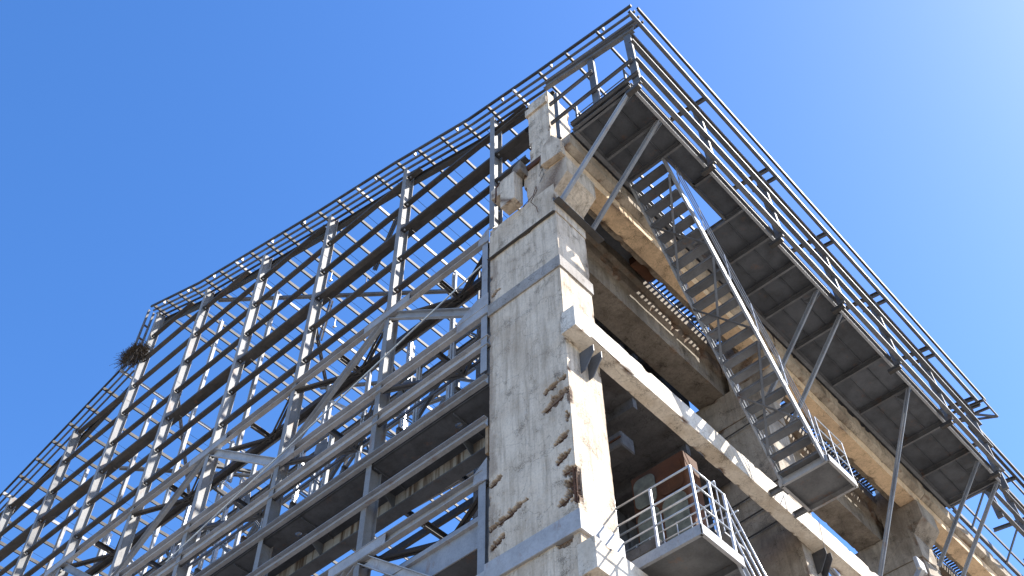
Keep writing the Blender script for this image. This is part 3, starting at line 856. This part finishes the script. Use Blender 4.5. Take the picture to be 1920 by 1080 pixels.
r = root('lattice_girder', 'dense rear lattice of light posts and crossed bars deep behind the gable', 'girder', (-22, 12.9, 16), None)
xs = [-10.2-1.64*k for k in range(0, 17)]
for z, p in ((19.4, P_C(.08, .14, .012)), (21.4, P_I(.12, .14)), (23.4, P_C(.08, .14, .012))):
    member('chord', p, (xs[0], 12.9, z), (xs[-1], 12.9, z), 'mid', r)
for k, x in enumerate(xs):
    member('lattice_post', P_2L(.15, .10, .012, .04), (x, 12.9, 18.4), (x, 12.9, 23.4 if k % 2 else 25.0), 'galv' if k % 3 == 0 else 'pale', r, (0, 1, 0))
    if k < 16:
        a, b = (19.5, 21.3) if k % 2 else (21.3, 19.5)
        member('lattice_diagonal', P_2L(.11, .10, .012, .02), (x, 12.95, a), (xs[k+1], 12.95, b), 'mid', r, (0, 1, 0))
        if k % 3 == 1: member('lattice_diagonal', P_2L(.09, .09, .012, .02), (x, 12.85, 21.5), (xs[k+1], 12.85, 23.3), 'pale', r, (0, 1, 0))
        if k % 2: plate('gusset', [(x-.32, 12.84, 21.1), (x+.32, 12.84, 21.1), (x+.22, 12.84, 21.65), (x-.22, 12.84, 21.65)], (0, -.014, 0), 'mid', r)
        if k % 4 == 2: member('cross_tie', P_2L(.10, .10, .012), (x, 10.8, 19.7), (xs[k+1], 12.9, 21.2), 'dark', r)
r = root('lattice_girder', 'fainter lattice of long bars and posts farthest back behind the gable, under the roof', 'girder', (-22, 15.6, 19), None)
xs = [-11.6-2.18*k for k in range(0, 13)]
for z in (22.6, 24.6):
    member('chord', P_C(.08, .12, .012), (xs[0], 15.6, z), (xs[-1], 15.6, z), 'mid', r)
for k, x in enumerate(xs):
    member('lattice_post', P_2L(.13, .10, .012, .04), (x, 15.6, 21.8), (x, 15.6, roofz(x)-.2 if k % 2 else 24.6), 'pale' if k % 2 else 'mid', r, (0, 1, 0))
    if k < 12:
        member('lattice_diagonal', P_2L(.10, .09, .012, .02), (x, 15.6, 22.6 if k % 2 else 24.6), (xs[k+1], 15.6, 24.6 if k % 2 else 22.6), 'mid', r, (0, 1, 0))
        if k % 3 == 0: member('cross_tie', P_2L(.09, .09, .012), (x, 12.9, 21.5), (xs[k+1], 15.6, 24.5), 'dark', r)
# long diagonal braces of the roof plane, visible through the mesh
r = root('roof_bracing', 'long straight bracing bars crossing the purlins behind the gable', 'bracing', (-20, 15, 26))
for a, b, mt in (((-22.18, 10.4, 29.0), (-14.41, 14.41, 26.5), 'mid'), ((-19.6, 12.43, 28.1), (-23.7, 16.68, 29.7), 'dark'),
                 ((-25.95, 11.84, 28.2), (-29.8, 15.9, 26.8), 'mid'), ((-25.96, 13.16, 26.0), (-25.96, 16.43, 27.6), 'dark'),
                 ((-16.3, 13.2, 27.0), (-21.0, 15.4, 28.7), 'mid'), ((-13.0, 10.5, 26.1), (-14.6, 10.9, 24.2), 'mid'),
                 ((-22.9, 15.5, 29.3), (-17.5, 17.4, 27.4), 'mid'), ((-17.0, 11.2, 23.5), (-18.0, 12.0, 26.9), 'dark'),
                 ((-29.0, 12.0, 26.9), (-25.96, 16.5, 27.6), 'mid')):
    member('bracing_bar', P_2L(.13, .12, .012), a, b, mt, r)

# ------------------------------------------------------------------ bird nest on the ridge step
rd = random.Random(11)
bm = bmesh.new()
C0 = Vector((-25.8, 9.82, 28.62))
for k in range(1500):
    # bowl of sticks
    th = rd.uniform(0, 2*math.pi); lob = 1+.35*math.sin(2*th+.6); rr = abs(rd.gauss(.17, .08))*lob; z = rd.gauss(-.05, .09)*(1.5-.5*lob)
    p = C0+Vector((rr*math.cos(th)*1.35, rr*math.sin(th)*.7, z))
    tan = Vector((-math.sin(th), math.cos(th), rd.uniform(-.35, .35)))
    d = (tan+Vector((rd.gauss(0, .6), rd.gauss(0, .5), rd.gauss(0, .35)))).normalized()*rd.uniform(.08, .32)
    add_prism(bm, P_tube(rd.uniform(.004, .009), 3), p-d, p+d)
for k in range(90):
    p = C0+Vector((rd.uniform(-.5, -.1), rd.uniform(-.2, .1), rd.uniform(-.2, .1)))
    d = Vector((rd.uniform(-1, -.2), rd.uniform(-.3, .3), rd.uniform(-.25, .25))).normalized()*rd.uniform(.3, .65)
    add_prism(bm, P_tube(.005, 3), p, p+d)
for k in range(70):
    p = C0+Vector((rd.uniform(.0, .5), rd.uniform(-.2, .1), rd.uniform(-.35, -.1)))
    add_prism(bm, P_tube(.004, 3), p, p+Vector((rd.uniform(-.15, .25), 0, rd.uniform(-.5, -.1))))
o = link('bird_nest', from_bm(bm, 'bird_nest'), 'twig')
tag(o, 'large untidy stick nest lodged on the left peak of the steel gable', 'bird nest')

# ------------------------------------------------------------------ staircase
r = root('steel_stair', 'steep open-tread steel stair descending from the walkway hatch to a small landing', 'stair', (-6.4, 13.9, 14.85))
SY0, SZ0, SY1, SZ1 = 11.98, 21.5, 15.80, 14.86
for x in (-6.86, -5.90):
    member('stringer', P_C(.05, .16, .01, 1 if x < -6 else -1), (x, SY0, SZ0), (x, SY1, SZ1), 'paint', r)
NT = 21
for k in range(NT):
    t = (k+.55)/NT
    y = SY0+(SY1-SY0)*t; z = SZ0+(SZ1-SZ0)*t
    multi('tread', [(P_box(.26, .012), (-6.83, y, z), (-5.93, y, z)), (P_box(.008, .05), (-6.83, y-.11, z-.02), (-5.93, y-.11, z-.02))], 'mid', r)
# handrails: pairs of thin pipes parallel with both stringers
nrm = Vector((0, 6.64, 3.82)).normalized()
for x in (-6.90, -5.84):
    for d in (.35, .62, .9):
        off = Vector((0, 0, d*1.0))
        member('stair_rail', P_tube(.011, 6), Vector((x, SY0+.35, SZ0-.6))+off, Vector((x, SY1, SZ1))+off, 'paint', r)
    for k in range(6):
        t = .1+k*.17
        p = Vector((x, SY0+(SY1-SY0)*t, SZ0+(SZ1-SZ0)*t))
        member('baluster', P_tube(.012, 6), p, p+Vector((0, 0, .9)), 'galv', r)
# cross bracing below the flight
segs = [(.06, .36), (.36, .64), (.64, .92)]
for a, b in segs:
    pa = Vector((0, SY0+(SY1-SY0)*a, SZ0+(SZ1-SZ0)*a)); pb = Vector((0, SY0+(SY1-SY0)*b, SZ0+(SZ1-SZ0)*b))
    dn = Vector((0, -.1, -.07))
    member('cross_brace', P_box(.05, .03), pa+Vector((-5.92, 0, 0))+dn, pb+Vector((-6.84, 0, 0))+dn, 'mid', r)
    pa2 = pa.lerp(pb, .35)
    member('cross_brace', P_L(.06, .04), pa2+Vector((-6.84, 0, 0))+dn, pa2.lerp(pb, .75)+Vector((-5.92, 0, 0))+dn*1.3, 'mid', r)
# landing
LX0, LX1, LY0, LY1, LZ = -6.95, -5.83, 15.80, 16.82, 14.98
lp = box('landing', (LX0+.02, LY0+.02, LZ-.03), (LX1-.02, LY1-.02, LZ-.015), 'mid', r)
member('landing_channel', P_C(.06, .16, .01, -1), (LX0, LY0, LZ-.08), (LX1, LY0, LZ-.08), 'paint', lp)
member('landing_channel', P_C(.06, .16, .01, 1), (LX0, LY1, LZ-.08), (LX1, LY1, LZ-.08), 'pale', lp)
member('landing_channel', P_C(.06, .16, .01, -1), (LX1, LY0, LZ-.08), (LX1, LY1, LZ-.08), 'pale', lp)
member('landing_channel', P_C(.06, .16, .01, 1), (LX0+.05, LY0, LZ-.08), (LX0+.05, LY1, LZ-.08), 'pale', lp)
for y in (LY0+.1, LY1-.05):
    member('bearing', P_C(.06, .14, .01), (-7.25, y, LZ-.08), (LX0, y, LZ-.08), 'mid', lp)
for z in (.38, .72, 1.05):
    member('landing_rail', P_tube(.013, 6), (LX1, LY0, LZ+z), (LX1, LY1, LZ+z), 'galv', lp)
    member('landing_rail', P_tube(.013, 6), (LX1, LY1, LZ+z), (LX0, LY1, LZ+z), 'galv', lp)
for p in ((LX1, LY0), (LX1, (LY0+LY1)/2), (LX1, LY1), (LX0, LY1), (-6.4, LY1)):
    member('baluster', P_tube(.013, 6), (p[0], p[1], LZ), (p[0], p[1], LZ+1.05), 'galv', lp)
# lamp shade beside the flight
bm = bmesh.new()
bmesh.ops.create_cone(bm, cap_ends=True, segments=24, radius1=.22, radius2=.05, depth=.22)
bmesh.ops.translate(bm, verts=bm.verts, vec=(-6.95, 16.6, 19.3))
for f in bm.faces: f.smooth = len(f.verts) == 4
o = link('lamp_shade', from_bm(bm, 'lamp_shade'), 'wood'); tag(o, 'round tan industrial lamp shade hanging behind the stair', 'lamp')
bm = bmesh.new()

# ------------------------------------------------------------------ small lower platform with railing
r = root('lower_platform', 'small grey platform with bright pipe railing at the foot of the corner column', 'platform', (-6.8, 11.4, 10.4))
PX0, PX1, PY0, PY1, PZ = -7.50, -6.16, 10.98, 11.98, 10.42
box('floor_plate', (PX0, PY0+.02, PZ-.02), (PX1-.02, PY1, PZ), 'mid', r)
member('fascia', P_C(.06, .18, .01, -1), (PX0, PY0, PZ-.09), (PX1, PY0, PZ-.09), 'paint', r)
member('fascia', P_C(.06, .18, .01, -1), (PX1, PY0-.02, PZ-.09), (PX1, PY1+.02, PZ-.09), 'pale', r)
member('fascia', P_C(.06, .18, .01, 1), (PX0, PY1, PZ-.09), (PX1, PY1, PZ-.09), 'mid', r)
def rail_run(pts, posts, zs, name='handrail'):
    for z in zs:
        for a, b in zip(pts[:-1], pts[1:]):
            member(name, P_tube(.0165, 8), (a[0], a[1], a[2]+z), (b[0], b[1], b[2]+z), 'galv', r, smooth=True)
    for p in posts:
        member('baluster', P_box(.038, .038), (p[0], p[1], p[2]), (p[0], p[1], p[2]+zs[-1]), 'galv', r)
rail_run([(-7.66, PY0, PZ), (PX1, PY0, PZ), (PX1, PY1-.12, PZ), (PX1, PY1+2.4, PZ-3.6)],
         [(-7.62, PY0, PZ+.2), (-6.92, PY0, PZ), (PX1, PY0, PZ), (PX1, PY0+.48, PZ), (PX1, PY1-.12, PZ), (PX1, PY1+.7, PZ-1.1)], (.42, .80, 1.15))
# far handrail and ladder-like inner gallery rail
rail_run([(-7.35, PY1+.1, PZ-.1), (-6.8, PY1+.1, PZ-.1), (-6.6, PY1+1.8, PZ-2.6)], [(-6.8, PY1+.1, PZ-.1)], (.3, .62, .9), 'inner_rail')
for x in (PX1-.03, -6.85):
    member('stringer', P_C(.05, .18, .01), (x, PY1, PZ-.1), (x, PY1+2.6, PZ-4.0), 'paint', r)

r = root('inner_gallery_rail', 'bright multi-bar railing of the inner gallery seen through the small platform railing', 'railing', (-8.2, 13.2, 12.3))
box('gallery_floor', (-9.7, 13.24, 12.14), (-7.0, 14.0, 12.18), 'mid', r)
for z in (12.42, 12.66, 12.88, 13.30):
    member('rail', P_tube(.022 if z > 13 else .014, 8), (-9.7, 13.25, z), (-7.0, 13.25, z), 'galv', r, smooth=True)
for z in (12.62, 13.05):
    member('rail', P_tube(.014, 8), (-9.7, 13.9, z), (-7.0, 13.9, z), 'galv', r, smooth=True)
for k in range(9):
    member('baluster', P_tube(.013, 6), (-9.4+.3*k, 13.25, 12.18), (-9.4+.3*k, 13.25, 13.3 if k % 4 == 0 else 12.9), 'galv', r)

# ------------------------------------------------------------------ dark interior behind the columns
def slabobj(name, label, cat, a, b, mat, ribs=None):
    q = root(name, label, cat, ((a[0]+b[0])/2, (a[1]+b[1])/2, a[2]))
    box('slab', a, b, mat, q)
    if ribs:
        y = a[1]+.3
        while y < b[1]:
            box('rib', (a[0]+.05, y, a[2]-.28), (b[0]-.05, y+.14, a[2]-.002), mat, q); y += ribs
    return q
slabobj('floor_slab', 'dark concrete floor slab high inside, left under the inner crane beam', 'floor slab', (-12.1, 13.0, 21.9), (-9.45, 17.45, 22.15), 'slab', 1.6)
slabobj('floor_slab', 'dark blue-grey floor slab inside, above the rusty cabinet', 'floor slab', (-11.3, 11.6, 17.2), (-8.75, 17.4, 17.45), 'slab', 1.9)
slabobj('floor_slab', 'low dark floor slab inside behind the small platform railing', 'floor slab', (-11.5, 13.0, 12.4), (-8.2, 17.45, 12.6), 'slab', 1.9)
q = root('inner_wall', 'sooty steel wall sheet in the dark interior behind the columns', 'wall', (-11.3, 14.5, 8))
box('sheet', (-11.32, 11.6, 6), (-11.28, 17.45, 21.88), 'deck', q)  # dark deck steel closing off the interior
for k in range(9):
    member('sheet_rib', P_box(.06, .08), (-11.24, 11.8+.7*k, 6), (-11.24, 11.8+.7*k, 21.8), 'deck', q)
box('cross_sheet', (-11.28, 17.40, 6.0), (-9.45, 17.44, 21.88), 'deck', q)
q = root('cross_beam', 'rust-edged dark beam spanning above the rusty cabinet', 'beam', (-9.5, 13.4, 15.6))
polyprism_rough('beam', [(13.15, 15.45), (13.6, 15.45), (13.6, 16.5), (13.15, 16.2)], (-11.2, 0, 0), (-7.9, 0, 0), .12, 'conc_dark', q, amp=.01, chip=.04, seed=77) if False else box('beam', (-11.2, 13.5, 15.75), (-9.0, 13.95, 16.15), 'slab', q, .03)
box('edge_strip', (-11.2, 13.47, 15.93), (-9.0, 13.495, 15.97), 'rust', q)
q = root('rusty_cabinet', 'rusty equipment cabinet with two rounded panels behind the platform railing', 'cabinet', (-8.6, 14.1, 13.0))
case = box('case', (-9.25, 14.0, 12.9), (-7.95, 14.5, 15.25), 'rust', q, .02)
def rpanel(x0, x1, z0, z1, mat, nm):
    bm = bmesh.new(); n = 6; R = .16; pts = []
    for cx, cz, a0 in ((x1-R, z1-R, 0), (x0+R, z1-R, 90), (x0+R, z0+R, 180), (x1-R, z0+R, 270)):
        for i in range(n+1):
            a = math.radians(a0+90*i/n); pts.append((cx+R*math.cos(a), 13.985, cz+R*math.sin(a)))
    return plate(nm, pts, (0, -.02, 0), mat, case)
rpanel(-9.18, -8.66, 14.35, 15.1, 'pane', 'panel'); rpanel(-8.58, -8.02, 14.35, 15.1, 'rust', 'panel')
rpanel(-9.18, -8.66, 13.1, 14.25, 'pane', 'panel'); rpanel(-8.58, -8.02, 13.1, 14.25, 'pane', 'panel')
q = root('hanging_lamp_frame', 'dark lamp frame and cable ducts hanging under the inner beam', 'light fitting', (-10.0, 15.0, 20.5))
for k in range(4):
    box('duct', (-10.9, 14.0+.55*k, 20.5+.1*k), (-9.75, 14.16+.55*k, 20.66+.1*k), 'mid', q)
member('hanger_bar', P_box(.07, .05), (-9.9, 15.2, 20.4), (-9.7, 15.2, 18.9), 'galv', q)
member('hanger_bar', P_box(.06, .05), (-9.72, 15.2, 19.4), (-9.7, 16.0, 19.9), 'galv', q)
box('lamp_body', (-9.85, 15.05, 18.75), (-9.55, 15.45, 18.9), 'mid', q, .02)

# steel members crossing the gap between column two and three
q = root('far_wall_frame', 'dark steel wall frame with sky behind, between the second and third columns', 'wall frame', (-11, 22, 16))
for z in (15.0, 16.4, 17.8, 19.2, 20.4):
    member('girt', P_Cv(.19, .09, .012, 1), (-12.0, 18.6, z), (-12.0, 33, z), 'dark', q)
for y in (18.7, 20.4, 22.0, 23.7, 25.4, 27, 29, 31):
    member('post', P_I(.14, .22), (-12.1, y, 12), (-12.1, y, 22.5), 'mid', q, (1, 0, 0))
member('brace', P_2L(.16, .14, .014), (-9.0, 18.9, 19.6), (-8.2, 21.2, 15.5), 'pale', q)
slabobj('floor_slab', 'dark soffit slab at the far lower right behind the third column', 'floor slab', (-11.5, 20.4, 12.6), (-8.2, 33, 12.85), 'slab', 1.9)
q = root('conduit', 'thin dark conduit clipped along the second concrete column', 'pipe', (-8.5, 17.4, 15))
for z in (15.6, 16.1, 16.6, 18.6):
    member('pipe', P_tube(.018, 6), (-9.5, 17.44, z-.1), (-7.5, 17.44, z), 'dark', q)
# floodlight at the lower right
q = root('floodlight', 'white floodlight bracket sticking out below the third column', 'floodlight', (-7.2, 22.6, 16.6))
member('arm', P_box(.12, .16), (-7.6, 22.9, 16.45), (-7.0, 22.7, 16.85), 'galv', q)
box('head', (-7.08, 22.55, 16.8), (-6.98, 22.95, 17.15), 'pale', q, .02)

# ------------------------------------------------------------------ render defaults
scn.render.engine = 'CYCLES'
scn.cycles.max_bounces = 6
scn.cycles.diffuse_bounces = 4
